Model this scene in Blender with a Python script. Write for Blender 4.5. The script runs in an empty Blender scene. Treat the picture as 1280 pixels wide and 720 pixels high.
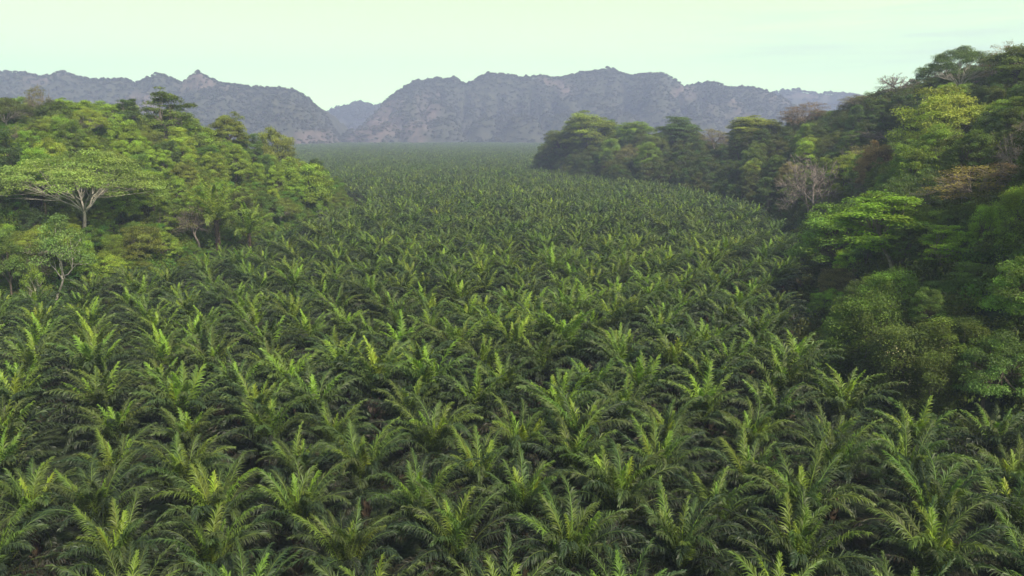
import bpy, math, time
import numpy as np
from mathutils import Matrix, Vector

T0 = time.time()
R = math.radians
S = bpy.context.scene
COL = S.collection
rng = np.random.default_rng(11)

# ------------------------------------------------------------------ camera
F = 914.0                       # focal length in pixels of the 1280 wide photograph
CAM_Z = 31.0
PITCH = R(12.0)
cam_d = bpy.data.cameras.new('camera')
cam = bpy.data.objects.new('camera', cam_d)
COL.objects.link(cam)
S.camera = cam
cam.location = (0, 0, CAM_Z)
cam.rotation_euler = (R(90) - PITCH, 0, 0)
cam_d.sensor_width = 36
cam_d.lens = 36 * F / 1280
cam_d.clip_start = 0.5
cam_d.clip_end = 20000


def ray(px, py):
    u, v = (px - 640) / F, (360 - py) / F
    return np.array([u, math.cos(PITCH) + v * math.sin(PITCH), -math.sin(PITCH) + v * math.cos(PITCH)])


def at(px, fwd, py=None):
    """world x (and z) of the photograph's column px / row py at forward distance fwd"""
    d = ray(px, 300 if py is None else py)
    k = fwd / d[1]
    return d[0] * k, CAM_Z + d[2] * k


def project(x, y, z):
    dz = z - CAM_Z
    f = y * math.cos(PITCH) - dz * math.sin(PITCH)
    up = y * math.sin(PITCH) + dz * math.cos(PITCH)
    return 640 + F * x / f, 360 - F * up / f, f


# ------------------------------------------------------------------ noise
def _hash(ix, iy, seed):
    h = (ix.astype(np.int64) * 374761393 + iy.astype(np.int64) * 668265263 + seed * 974634541) & 0x7fffffff
    h = ((h ^ (h >> 13)) * 1274126177) & 0x7fffffff
    return ((h ^ (h >> 16)) & 0xffff) / 65535.0


def vnoise(x, y, seed=0):
    x = np.asarray(x, float); y = np.asarray(y, float)
    ix, iy = np.floor(x), np.floor(y)
    fx, fy = x - ix, y - iy
    fx = fx * fx * (3 - 2 * fx); fy = fy * fy * (3 - 2 * fy)
    a = _hash(ix, iy, seed); b = _hash(ix + 1, iy, seed); c = _hash(ix, iy + 1, seed); d = _hash(ix + 1, iy + 1, seed)
    return (a * (1 - fx) + b * fx) * (1 - fy) + (c * (1 - fx) + d * fx) * fy


def fbm(x, y, oct=4, seed=0, ridged=False):
    t, a, n = 0, 0.5, 0
    for o in range(oct):
        v = vnoise(x * 2 ** o + 17.3 * o, y * 2 ** o - 9.1 * o, seed + o)
        if ridged:
            v = 1 - abs(2 * v - 1)
        t = t + a * v; n += a; a *= 0.5
    return t / n


def sstep(e0, e1, x):
    t = np.clip((x - e0) / (e1 - e0), 0, 1)
    return t * t * (3 - 2 * t)


# ------------------------------------------------------------------ terrain
LEFT = np.array([(-520, 60), (-210, 84), (-120, 90), (-80, 104), (-68, 136), (-59, 178), (-55, 225), (-53, 262),
                 (-66, 300), (-86, 328), (-125, 350), (-240, 372), (-520, 420)], float)
RIGHT = np.array([(420, 20), (120, 30), (62, 46), (43, 62), (36, 76), (42, 98), (54, 126), (64, 158), (76, 195), (84, 240),
                  (84, 290), (70, 345), (38, 420), (20, 480), (14, 530), (30, 575), (90, 620), (420, 700)], float)


def inside_dist(P, x, y):
    """signed distance to the closed polygon P, positive inside"""
    x = np.asarray(x, float); y = np.asarray(y, float)
    d = np.full(x.shape, 1e9); ins = np.zeros(x.shape, bool)
    n = len(P)
    for i in range(n):
        ax, ay = P[i]; bx, by = P[(i + 1) % n]
        ex, ey = bx - ax, by - ay
        t = np.clip(((x - ax) * ex + (y - ay) * ey) / (ex * ex + ey * ey), 0, 1)
        d = np.minimum(d, np.hypot(x - ax - t * ex, y - ay - t * ey))
        c = (ay > y) != (by > y)
        with np.errstate(divide='ignore', invalid='ignore'):
            ins ^= c & (x < (bx - ax) * (y - ay) / (by - ay if by != ay else 1e-9) + ax)
    return np.where(ins, d, -d)


def terrain(x, y):
    x = np.asarray(x, float); y = np.asarray(y, float)
    dl = inside_dist(LEFT, x, y); dr = inside_dist(RIGHT, x, y)
    hl = 24 * sstep(0, 75, dl) + 3 * sstep(0, 12, dl)
    top = 15 + 25 * sstep(410, 270, y)
    hr = top * sstep(-2, 62, dr) + 3 * sstep(0, 10, dr)
    n = (fbm(x / 38, y / 38, 3, 5) - 0.5)
    k = np.clip((hl + hr) / 15, 0, 1)
    return hl + hr + n * 12 * k + (fbm(x / 60, y / 60, 2, 8) - 0.5) * 0.8


# ------------------------------------------------------------------ mesh helpers
class MB:
    """collects leaf quads / triangles and tubes into one mesh with a 'leaf' colour attribute"""
    def __init__(s):
        s.v, s.c, s.f3, s.f4, s.n = [], [], [], [], 0

    def add(s, verts, quads=None, tris=None, col=None):
        verts = np.asarray(verts, float).reshape(-1, 3)
        s.v.append(verts)
        c = np.empty((len(verts), 4)); c[:] = (0.5, 0.5, 0.5, 1) if col is None else 0
        if col is not None:
            c[:] = col
        s.c.append(c)
        if quads is not None and len(quads):
            s.f4.append(np.asarray(quads, int).reshape(-1, 4) + s.n)
        if tris is not None and len(tris):
            s.f3.append(np.asarray(tris, int).reshape(-1, 3) + s.n)
        s.n += len(verts)

    def tube(s, pts, rad, sides=5, col=(0.5, 0.5, 0.5, 1)):
        pts = np.asarray(pts, float); rad = np.broadcast_to(np.asarray(rad, float), (len(pts),))
        t = np.gradient(pts, axis=0); t /= np.linalg.norm(t, axis=1, keepdims=True) + 1e-9
        ref = np.where(np.abs(t[:, 2:3]) > 0.9, [[1.0, 0, 0]], [[0, 0, 1.0]])
        a = np.cross(t, ref); a /= np.linalg.norm(a, axis=1, keepdims=True) + 1e-9
        b = np.cross(t, a)
        # keep the frame from flipping
        for i in range(1, len(pts)):
            if np.dot(a[i], a[i - 1]) < 0.2:
                q = a[i - 1] - t[i] * np.dot(a[i - 1], t[i]); q /= np.linalg.norm(q) + 1e-9
                a[i] = q; b[i] = np.cross(t[i], q)
        th = np.arange(sides) / sides * 2 * math.pi
        ring = pts[:, None, :] + rad[:, None, None] * (np.cos(th)[None, :, None] * a[:, None, :] + np.sin(th)[None, :, None] * b[:, None, :])
        V = ring.reshape(-1, 3)
        i, j = np.meshgrid(np.arange(len(pts) - 1), np.arange(sides), indexing='ij')
        q = np.stack([i * sides + j, i * sides + (j + 1) % sides, (i + 1) * sides + (j + 1) % sides, (i + 1) * sides + j], -1).reshape(-1, 4)
        s.add(V, q, None, col)

    def mesh(s, name, mat, smooth=False):
        V = np.concatenate(s.v); C = np.concatenate(s.c)
        f4 = np.concatenate(s.f4) if s.f4 else np.zeros((0, 4), int)
        f3 = np.concatenate(s.f3) if s.f3 else np.zeros((0, 3), int)
        me = bpy.data.meshes.new(name)
        me.vertices.add(len(V)); me.vertices.foreach_set('co', V.astype(np.float32).ravel())
        loops = np.concatenate([f4.ravel(), f3.ravel()]).astype(np.int32)
        me.loops.add(len(loops)); me.loops.foreach_set('vertex_index', loops)
        st = np.concatenate([np.arange(len(f4)) * 4, len(f4) * 4 + np.arange(len(f3)) * 3]).astype(np.int32)
        me.polygons.add(len(st)); me.polygons.foreach_set('loop_start', st)
        if smooth:
            me.polygons.foreach_set('use_smooth', np.ones(len(st), bool))
        me.update(calc_edges=True)
        at_ = me.attributes.new('leaf', 'FLOAT_COLOR', 'POINT')
        at_.data.foreach_set('color', C.astype(np.float32).ravel())
        me.materials.append(mat)
        return me


def unit(v):
    return v / (np.linalg.norm(v, axis=-1, keepdims=True) + 1e-9)


def leaves(mb, cen, up, size, r, col, aspect=0.45, bias=0.9):
    """one bent rhombic leaf per row of cen; up = rough outward direction"""
    n = len(cen)
    nor = unit(up * bias + r.normal(size=(n, 3)) * 0.6)
    d = unit(np.cross(nor, r.normal(size=(n, 3))))
    w = np.cross(nor, d)
    size = np.broadcast_to(size, (n,))[:, None]
    tip = d * size * 0.5 - nor * size * 0.12
    base = -d * size * 0.5 - nor * size * 0.05
    V = np.stack([cen + base, cen + w * size * aspect * 0.5, cen + tip, cen - w * size * aspect * 0.5], 1)
    q = np.arange(n * 4).reshape(n, 4)
    mb.add(V.reshape(-1, 3), q, None, np.repeat(col, 4, axis=0))


# ------------------------------------------------------------------ materials
def new_mat(name):
    m = bpy.data.materials.new(name); m.use_nodes = True
    nt = m.node_tree; nt.nodes.clear()
    return m, nt


def N(nt, typ, **kw):
    n = nt.nodes.new(typ)
    for k, v in kw.items():
        if k.startswith('i_'):
            n.inputs[k[2:].replace('_', ' ')].default_value = v
        else:
            setattr(n, k, v)
    return n


def math_node(nt, op, a, b=None, clamp=False):
    n = nt.nodes.new('ShaderNodeMath'); n.operation = op; n.use_clamp = clamp
    for i, x in enumerate((a, b)):
        if x is None: continue
        if isinstance(x, (int, float)): n.inputs[i].default_value = x
        else: nt.links.new(x, n.inputs[i])
    return n.outputs[0]


def mix_col(nt, fac, a, b, blend='MIX'):
    n = nt.nodes.new('ShaderNodeMix'); n.data_type = 'RGBA'; n.blend_type = blend
    for i, x in ((0, fac), (6, a), (7, b)):
        if isinstance(x, (int, float)): n.inputs[i].default_value = x
        elif isinstance(x, tuple): n.inputs[i].default_value = (*x, 1) if len(x) == 3 else x
        else: nt.links.new(x, n.inputs[i])
    return n.outputs[2]


def ramp(nt, fac, stops):
    n = nt.nodes.new('ShaderNodeValToRGB')
    e = n.color_ramp.elements
    while len(e) < len(stops): e.new(0.5)
    for el, (p, c) in zip(e, stops):
        el.position = p; el.color = (*c, 1)
    if not isinstance(fac, float): nt.links.new(fac, n.inputs[0])
    return n.outputs[0]


def leaf_mat(name, stops, spec=0.35, rough=0.5, trans=0.35, use_object_color=False, hue=0.04, val=0.35):
    """'leaf' attribute: R = age / tone along the ramp, G = random per leaf, B = random per clump"""
    m, nt = new_mat(name)
    a = N(nt, 'ShaderNodeAttribute', attribute_name='leaf')
    sep = N(nt, 'ShaderNodeSeparateColor'); nt.links.new(a.outputs['Color'], sep.inputs[0])
    oi = N(nt, 'ShaderNodeObjectInfo')
    c = ramp(nt, sep.outputs[0], stops)
    if use_object_color:
        c = mix_col(nt, 1.0, c, oi.outputs['Color'], 'MULTIPLY')
    hs = N(nt, 'ShaderNodeHueSaturation')
    nt.links.new(c, hs.inputs['Color'])
    h1 = math_node(nt, 'MULTIPLY_ADD', oi.outputs['Random'], hue); nt.nodes[-1].inputs[2].default_value = 0.5 - hue / 2
    h2 = math_node(nt, 'MULTIPLY_ADD', sep.outputs[2], hue); nt.nodes[-1].inputs[2].default_value = -hue / 2
    nt.links.new(math_node(nt, 'ADD', h1, h2), hs.inputs['Hue'])
    v1 = math_node(nt, 'MULTIPLY_ADD', sep.outputs[1], val); nt.nodes[-1].inputs[2].default_value = 1 - val / 2
    v2 = math_node(nt, 'MULTIPLY_ADD', sep.outputs[2], val * 1.2); nt.nodes[-1].inputs[2].default_value = -val * 0.6
    nt.links.new(math_node(nt, 'ADD', v1, v2), hs.inputs['Value'])
    p = N(nt, 'ShaderNodeBsdfPrincipled')
    nt.links.new(hs.outputs[0], p.inputs['Base Color'])
    p.inputs['Roughness'].default_value = rough
    p.inputs['Specular IOR Level'].default_value = spec
    t = N(nt, 'ShaderNodeBsdfTranslucent')
    warm = mix_col(nt, 1.0, hs.outputs[0], (1.15, 1.1, 0.55), 'MULTIPLY')
    nt.links.new(warm, t.inputs[0])
    mx = N(nt, 'ShaderNodeMixShader'); mx.inputs[0].default_value = trans
    nt.links.new(p.outputs[0], mx.inputs[1]); nt.links.new(t.outputs[0], mx.inputs[2])
    o = N(nt, 'ShaderNodeOutputMaterial'); nt.links.new(mx.outputs[0], o.inputs[0])
    return m


def bark_mat(name, c1, c2, scale=3.0, rough=0.85):
    m, nt = new_mat(name)
    tc = N(nt, 'ShaderNodeTexCoord')
    mp = N(nt, 'ShaderNodeMapping'); mp.inputs['Scale'].default_value = (1, 1, 0.35)
    nt.links.new(tc.outputs['Object'], mp.inputs[0])
    no = N(nt, 'ShaderNodeTexNoise'); no.inputs['Scale'].default_value = scale; no.inputs['Detail'].default_value = 5
    nt.links.new(mp.outputs[0], no.inputs[0])
    c = ramp(nt, no.outputs[0], [(0.32, c1), (0.68, c2)])
    p = N(nt, 'ShaderNodeBsdfPrincipled'); p.inputs['Roughness'].default_value = rough
    nt.links.new(c, p.inputs['Base Color'])
    b = N(nt, 'ShaderNodeBump'); b.inputs['Strength'].default_value = 0.5; b.inputs['Distance'].default_value = 0.05
    nt.links.new(no.outputs[0], b.inputs['Height']); nt.links.new(b.outputs[0], p.inputs['Normal'])
    o = N(nt, 'ShaderNodeOutputMaterial'); nt.links.new(p.outputs[0], o.inputs[0])
    return m


# palm fronds: R 0 = youngest, 1 = oldest, above 0.95 dead; old tones deepened beyond age to paint in shade low in crowns
M_FROND = leaf_mat('palm_frond_green', [(0.0, (0.27, 0.39, 0.035)), (0.2, (0.165, 0.25, 0.03)), (0.42, (0.10, 0.146, 0.036)),
                                        (0.75, (0.036, 0.058, 0.026)), (0.9, (0.03, 0.04, 0.024)), (1.0, (0.06, 0.042, 0.028))],
                   spec=0.4, rough=0.5, trans=0.3, hue=0.03, val=0.35)
M_TREE = leaf_mat('tree_leaves', [(0.0, (0.55, 0.55, 0.55)), (0.5, (1, 1, 1)), (1.0, (1.6, 1.5, 1.2))],
                  spec=0.3, rough=0.55, trans=0.38, use_object_color=True, hue=0.022, val=0.55)
M_STEM = leaf_mat('forest_leaves', [(0.0, (0.045, 0.075, 0.02)), (0.5, (0.07, 0.115, 0.025)), (1.0, (0.14, 0.19, 0.035))],
                  spec=0.25, rough=0.6, trans=0.3, hue=0.06, val=0.5)
M_FAR = leaf_mat('mountain_forest_leaves', [(0.0, (0.055, 0.06, 0.04)), (0.6, (0.09, 0.09, 0.055)), (1.0, (0.19, 0.135, 0.11))],
                 spec=0.1, rough=0.8, trans=0.15, hue=0.06, val=0.6)
M_FLOWER = leaf_mat('pale_yellow_flowers', [(0.0, (0.35, 0.32, 0.14)), (1.0, (0.65, 0.60, 0.35))], hue=0.01)
M_BARK = bark_mat('brown_bark', (0.06, 0.045, 0.035), (0.16, 0.125, 0.10))
M_PALE = bark_mat('pale_bark', (0.24, 0.21, 0.18), (0.50, 0.46, 0.41))
M_GREYBARK = bark_mat('grey_twig_bark', (0.16, 0.13, 0.12), (0.30, 0.25, 0.225))
M_PTRUNK = bark_mat('palm_trunk_bark', (0.03, 0.022, 0.015), (0.11, 0.075, 0.045), 6.0)


def ground_mat():
    m, nt = new_mat('plantation_soil_and_grass')
    tc = N(nt, 'ShaderNodeTexCoord')
    n1 = N(nt, 'ShaderNodeTexNoise'); n1.inputs['Scale'].default_value = 0.12; n1.inputs['Detail'].default_value = 8
    n2 = N(nt, 'ShaderNodeTexNoise'); n2.inputs['Scale'].default_value = 1.7; n2.inputs['Detail'].default_value = 8
    nt.links.new(tc.outputs['Object'], n1.inputs[0]); nt.links.new(tc.outputs['Object'], n2.inputs[0])
    c1 = ramp(nt, n2.outputs[0], [(0.35, (0.018, 0.014, 0.01)), (0.65, (0.04, 0.03, 0.022))])
    c2 = ramp(nt, n2.outputs[0], [(0.35, (0.018, 0.03, 0.01)), (0.65, (0.045, 0.07, 0.02))])
    f = ramp(nt, n1.outputs[0], [(0.52, (0, 0, 0)), (0.66, (1, 1, 1))])
    c = mix_col(nt, f, c2, c1)
    p = N(nt, 'ShaderNodeBsdfPrincipled'); p.inputs['Roughness'].default_value = 0.95
    nt.links.new(c, p.inputs['Base Color'])
    b = N(nt, 'ShaderNodeBump'); b.inputs['Distance'].default_value = 0.3
    nt.links.new(n2.outputs[0], b.inputs['Height']); nt.links.new(b.outputs[0], p.inputs['Normal'])
    o = N(nt, 'ShaderNodeOutputMaterial'); nt.links.new(p.outputs[0], o.inputs[0])
    return m


def mountain_mat():
    m, nt = new_mat('wooded_rock')
    tc = N(nt, 'ShaderNodeTexCoord')
    n1 = N(nt, 'ShaderNodeTexNoise'); n1.inputs['Scale'].default_value = 0.006; n1.inputs['Detail'].default_value = 6
    n2 = N(nt, 'ShaderNodeTexNoise'); n2.inputs['Scale'].default_value = 0.06; n2.inputs['Detail'].default_value = 8
    nt.links.new(tc.outputs['Object'], n1.inputs[0]); nt.links.new(tc.outputs['Object'], n2.inputs[0])
    c1 = ramp(nt, n2.outputs[0], [(0.35, (0.075, 0.06, 0.053)), (0.65, (0.16, 0.118, 0.105))])
    c2 = ramp(nt, n2.outputs[0], [(0.35, (0.035, 0.04, 0.028)), (0.65, (0.07, 0.07, 0.045))])
    at_ = N(nt, 'ShaderNodeAttribute', attribute_name='leaf')
    sp_ = N(nt, 'ShaderNodeSeparateColor'); nt.links.new(at_.outputs['Color'], sp_.inputs[0])
    c = mix_col(nt, sp_.outputs[0], c2, c1)
    p = N(nt, 'ShaderNodeBsdfPrincipled'); p.inputs['Roughness'].default_value = 0.95
    nt.links.new(c, p.inputs['Base Color'])
    o = N(nt, 'ShaderNodeOutputMaterial'); nt.links.new(p.outputs[0], o.inputs[0])
    return m


M_GROUND = ground_mat()
M_MOUNT = mountain_mat()


# ------------------------------------------------------------------ object helpers
def link(name, data, mat=None, parent=None, loc=None):
    o = bpy.data.objects.new(name, data); COL.objects.link(o)
    if parent is not None: o.parent = parent
    if loc is not None: o.location = loc
    return o


def tag(o, label=None, cat=None, group=None, kind=None):
    for k, v in (('label', label), ('category', cat), ('group', group), ('kind', kind)):
        if v: o[k] = v
    return o


def grid_mesh(name, xs, ys, zf, mat, clip=None, tone_fn=None):
    X, Y = np.meshgrid(xs, ys, indexing='ij')
    Z = zf(X, Y)
    V = np.stack([X, Y, Z], -1).reshape(-1, 3)
    nx, ny = len(xs), len(ys)
    i, j = np.meshgrid(np.arange(nx - 1), np.arange(ny - 1), indexing='ij')
    q = np.stack([i * ny + j, (i + 1) * ny + j, (i + 1) * ny + j + 1, i * ny + j + 1], -1).reshape(-1, 4)
    if clip is not None:
        zz = Z.reshape(-1)[q].max(1)
        q = q[zz > clip]
    cc = None
    if tone_fn is not None:
        cc = np.ones((len(V), 4)); cc[:, 0] = tone_fn(V[:, 0], V[:, 1], V[:, 2])
    mb = MB(); mb.add(V, q, None, cc)
    return mb.mesh(name, mat, smooth=True)


# ------------------------------------------------------------------ ground
BX, BY0, BY1 = 2600.0, -260.0, 3300.0
xs = np.unique(np.concatenate([np.arange(-320, 321, 4.0), -np.geomspace(320, BX, 22), np.geomspace(320, BX, 22)]))
ys = np.unique(np.concatenate([np.arange(-40, 721, 4.0), np.linspace(BY0, -40, 8), np.geomspace(720, BY1, 24)]))
g = link('ground', grid_mesh('ground', xs, ys, terrain, M_GROUND))
tag(g, 'dark soil and grass of the plantation floor between the palms and under the wooded hills', kind='structure')

# ------------------------------------------------------------------ instanced stuff (geometry nodes)
def scatter_object(name, pts, rot, scale, index, sources, col_name, kind_label, attr=None):
    me = bpy.data.meshes.new(name)
    me.vertices.add(len(pts)); me.vertices.foreach_set('co', np.asarray(pts, np.float32).ravel())
    for nm, typ, key, dat in (('rot', 'FLOAT_VECTOR', 'vector', rot), ('scl', 'FLOAT_VECTOR', 'vector', scale), ('idx', 'INT', 'value', index)):
        a = me.attributes.new(nm, typ, 'POINT')
        a.data.foreach_set(key, np.ascontiguousarray(dat, np.int32 if typ == 'INT' else np.float32).ravel())
    o = link(name, me)
    c = bpy.data.collections.new(col_name)
    for k, sme in enumerate(sources):
        so = bpy.data.objects.new(f'{col_name}_{k:02d}', sme)
        c.objects.link(so)
    ng = bpy.data.node_groups.new(name + '_scatter', 'GeometryNodeTree')
    ng.interface.new_socket('Geometry', in_out='INPUT', socket_type='NodeSocketGeometry')
    ng.interface.new_socket('Geometry', in_out='OUTPUT', socket_type='NodeSocketGeometry')
    gi = ng.nodes.new('NodeGroupInput'); go = ng.nodes.new('NodeGroupOutput')
    ip = ng.nodes.new('GeometryNodeInstanceOnPoints')
    ci = ng.nodes.new('GeometryNodeCollectionInfo')
    ci.inputs['Collection'].default_value = c
    ci.inputs['Separate Children'].default_value = True
    ci.inputs['Reset Children'].default_value = True

    def na(nm, t):
        n = ng.nodes.new('GeometryNodeInputNamedAttribute'); n.data_type = t; n.inputs['Name'].default_value = nm
        return n.outputs['Attribute']
    ng.links.new(gi.outputs[0], ip.inputs['Points'])
    ng.links.new(ci.outputs[0], ip.inputs['Instance'])
    ip.inputs['Pick Instance'].default_value = True
    ng.links.new(na('idx', 'INT'), ip.inputs['Instance Index'])
    e2r = ng.nodes.new('FunctionNodeEulerToRotation')
    ng.links.new(na('rot', 'FLOAT_VECTOR'), e2r.inputs[0])
    ng.links.new(e2r.outputs[0], ip.inputs['Rotation'])
    ng.links.new(na('scl', 'FLOAT_VECTOR'), ip.inputs['Scale'])
    ng.links.new(ip.outputs[0], go.inputs[0])
    md = o.modifiers.new('scatter', 'NODES'); md.node_group = ng
    tag(o, kind_label, kind='stuff')
    return o


# ------------------------------------------------------------------ oil palm fronds
def frond(mb, L, e0, bend, n, w, age, r, az=0.0, origin=(0, 0, 0), K=13, sides=3, pet=0.14, lmax=0.95, curl=0.0):
    """one pinnate frond growing from origin towards azimuth az; e0 start elevation, bend total droop"""
    s = np.linspace(0, 1, K)
    e = e0 - bend * (0.15 * s + 0.85 * s ** 2.2)
    yaw = curl * s ** 1.5
    ds = L / (K - 1)
    dx = np.cos(e) * np.cos(yaw) * ds; dy = np.cos(e) * np.sin(yaw) * ds; dz = np.sin(e) * ds
    P = np.zeros((K, 3))
    P[1:, 0] = np.cumsum(dx[:-1]); P[1:, 1] = np.cumsum(dy[:-1]); P[1:, 2] = np.cumsum(dz[:-1])
    Tn = unit(np.gradient(P, axis=0))
    c, sn = math.cos(az), math.sin(az)
    Rz = np.array([[c, sn, 0], [-sn, c, 0], [0, 0, 1.0]])
    org = np.asarray(origin, float)
    tw = r.uniform(-0.5, 0.5)
    mb.tube(P @ Rz + org, np.linspace(0.075, 0.012, K), sides, (max(0.0, age * 0.55), 0.7, r.random(), 1))
    t = np.linspace(pet, 0.995, n)
    pos = np.stack([np.interp(t, s, P[:, k]) for k in range(3)], 1)
    tan = unit(np.stack([np.interp(t, s, Tn[:, k]) for k in range(3)], 1))
    prof = np.interp(t, [pet, 0.28, 0.5, 0.75, 1.0], [0.45, 0.88, 1.0, 0.85, 0.4]) * lmax
    side0 = unit(np.cross(tan, [0, 0, 1.0]))
    nrm0 = np.cross(side0, tan)
    ct, st = math.cos(tw), math.sin(tw)
    for sg in (1, -1):
        jit = lambda a: r.normal(size=n) * a
        phi = np.interp(t, [pet, 0.5, 1.0], [R(66), R(50), R(20)]) + jit(0.12)
        psi = np.tile([0.35, 0.0, -0.3], n)[:n] + jit(0.15)
        side = side0 * sg
        sd = side * ct + nrm0 * st * sg
        nr = nrm0 * ct - side * st * sg
        d = np.cos(phi)[:, None] * tan + np.sin(phi)[:, None] * (np.cos(psi)[:, None] * sd + np.sin(psi)[:, None] * nr)
        d = unit(d)
        ll = (prof * (1 + jit(0.1)))[:, None]
        droop = (0.8 + 0.6 * age + jit(0.15))[:, None] * (0.6 + 0.8 * r.random())
        m1 = pos + d * ll * 0.55
        d2 = unit(d + np.array([0, 0, -1.0]) * droop)
        tip = m1 + d2 * ll * 0.5
        wv = unit(np.cross(d, nr + 0.6 * r.normal(size=(n, 3)))) * (w * 0.5)
        b0, b1 = pos - wv * 0.6, pos + wv * 0.6
        V = np.stack([b0, b1, m1 + wv, m1 - wv, tip], 1).reshape(-1, 3) @ Rz + org
        k = np.arange(n) * 5
        q = np.stack([k, k + 1, k + 2, k + 3], 1); tr = np.stack([k + 3, k + 2, k + 4], 1)
        col = np.ones((n, 4)); col[:, 0] = np.clip(age + jit(0.03), 0, 1); col[:, 1] = r.random(n); col[:, 2] = r.random()
        mb.add(V, q, tr, np.repeat(col, 5, axis=0))


def frond_params(i, n, r, vig=1.0):
    """age order i of n (0 = youngest)"""
    a = (i + 0.5) / n
    e0 = np.interp(a, [0, 0.12, 0.35, 0.65, 0.9, 1], [R(88), R(84), R(77), R(62), R(36), R(4)]) + r.normal() * 0.07
    bend = np.interp(a, [0, 0.12, 0.35, 0.7, 1], [R(14), R(60), R(94), R(108), R(104)]) * (1 + r.normal() * 0.15)
    L = np.interp(a, [0, 0.1, 0.3, 1], [4.4, 6.0, 7.2, 6.1]) * vig * (1 + r.normal() * 0.05)
    return a, e0, bend, L


# the tone of a frond: youngest bright yellow green, most of the crown dull dark green
def tone(a, bright, r):
    t = np.interp(a, [0, 0.10, 0.26, 0.5, 1], [0.0, 0.14, 0.38, 0.58, 0.88])
    return float(np.clip(t + (1 - bright) * 0.22 + r.normal() * 0.05, 0, 0.92))


def palm_crown(n_fr, n_lf, w, seed, bright, lmax=0.98, K=11, lo=0.0, hi=1.0, sides=3):
    r = np.random.default_rng(seed)
    mb = MB()
    for i in range(n_fr):
        a, e0, bend, L = frond_params(i, n_fr, r)
        az = i * 2.39996 + r.normal() * 0.12
        tn = tone(a, bright, r); cu = r.normal() * 0.35
        r2 = np.random.default_rng(seed * 100 + i)
        if a < lo or a >= hi: continue
        age = tn
        if a > 0.9 and r2.random() < 0.35: age = 1.0
        frond(mb, L, e0, bend, n_lf, w, age, r2, az, (0.15 * math.cos(az), 0.15 * math.sin(az), 0), K, sides, lmax=lmax, curl=cu)
    return mb


def palm_trunk_mesh(seed, h=3.0):
    r = np.random.default_rng(seed)
    mb = MB()
    z = np.linspace(-h - 0.3, 0.25, 9)
    rad = np.interp(z, [-h - 0.3, -h * 0.6, -0.3, 0.25], [0.42, 0.36, 0.40, 0.22])
    mb.tube(np.stack([z * 0, z * 0, z], 1), rad, 9)
    # stubs of old leaf bases spiralling round the stem
    for k in range(46):
        zz = -h + 0.1 + k / 46 * (h + 0.1); az = k * 2.39996
        d = np.array([math.cos(az), math.sin(az), 0.9 + r.random() * 0.5]); d /= np.linalg.norm(d)
        p0 = np.array([math.cos(az) * 0.3, math.sin(az) * 0.3, zz])
        mb.tube(np.stack([p0, p0 + d * 0.22, p0 + d * 0.42]), [0.1, 0.07, 0.045], 4)
    return mb.mesh('palm_trunk', M_PTRUNK)


# prototypes ---------------------------------------------------------------
# near palms: one mesh per frond, 12 ages x 3 variants
NA = 12
FROND = {}
for k in range(NA):
    for v in range(4):
        r = np.random.default_rng(5000 + k * 10 + v)
        a, e0, bend, L = frond_params(k + r.uniform(-0.3, 0.3), NA, r)
        bright = (1.0, 0.35, 0.75, 0.1)[v]
        age = tone(a, bright, r)
        if v == 1 and k == NA - 1: age = 1.0
        mb = MB(); frond(mb, L, e0, bend, 76, 0.078, age, r, 0, (0.15, 0, 0), 15, 4, curl=r.normal() * 0.4)
        FROND[k, v] = mb.mesh('frond', M_FROND)
TRUNKS = [palm_trunk_mesh(k) for k in range(3)]
SPEAR = []
for k in range(2):
    mb = MB(); r = np.random.default_rng(70 + k)
    mb.tube([(0, 0, 0), (0.05, 0.02, 1.5), (0.12, 0.05, 3.0), (0.22, 0.1, 4.2)], [0.07, 0.05, 0.03, 0.008], 4, (0.0, 0.6, 0.5, 1))
    frond(mb, 4.2, R(86), R(6), 30, 0.05, 0.0, r, 1.0, (0, 0, 0), 9, 3, pet=0.35, lmax=0.22)
    SPEAR.append(mb.mesh('spear_leaf', M_FROND))
MID = [palm_crown(33, 46, 0.13, 200 + k, b, K=9, lo=0.22) for k, b in enumerate((1, 0.6, 0.2, 0.9, 0.4, 0.7))]
MID_TOP = [palm_crown(33, 46, 0.13, 200 + k, b, K=9, hi=0.22) for k, b in enumerate((1, 0.6, 0.2, 0.9, 0.4, 0.7))]
MID = [m.mesh('crown', M_FROND) for m in MID]
MID_TOP = [m.mesh('young_fronds', M_FROND) for m in MID_TOP]
FARC = [palm_crown(25, 16, 0.34, 300 + k, b, K=6, sides=3).mesh('far_palm', M_FROND) for k, b in enumerate((0.9, 0.3, 0.6, 0.1, 0.5))]
MIDFULL = [palm_crown(32, 26, 0.2, 400 + k, b, K=8).mesh('mid_palm', M_FROND) for k, b in enumerate((0.8, 0.3, 0.5))]
CLOSE = [palm_crown(34, 70, 0.08, 450 + k, b, K=12).mesh('close_palm', M_FROND) for k, b in enumerate((0.9, 0.4))]
print('palm meshes', round(time.time() - T0, 1))

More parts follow.
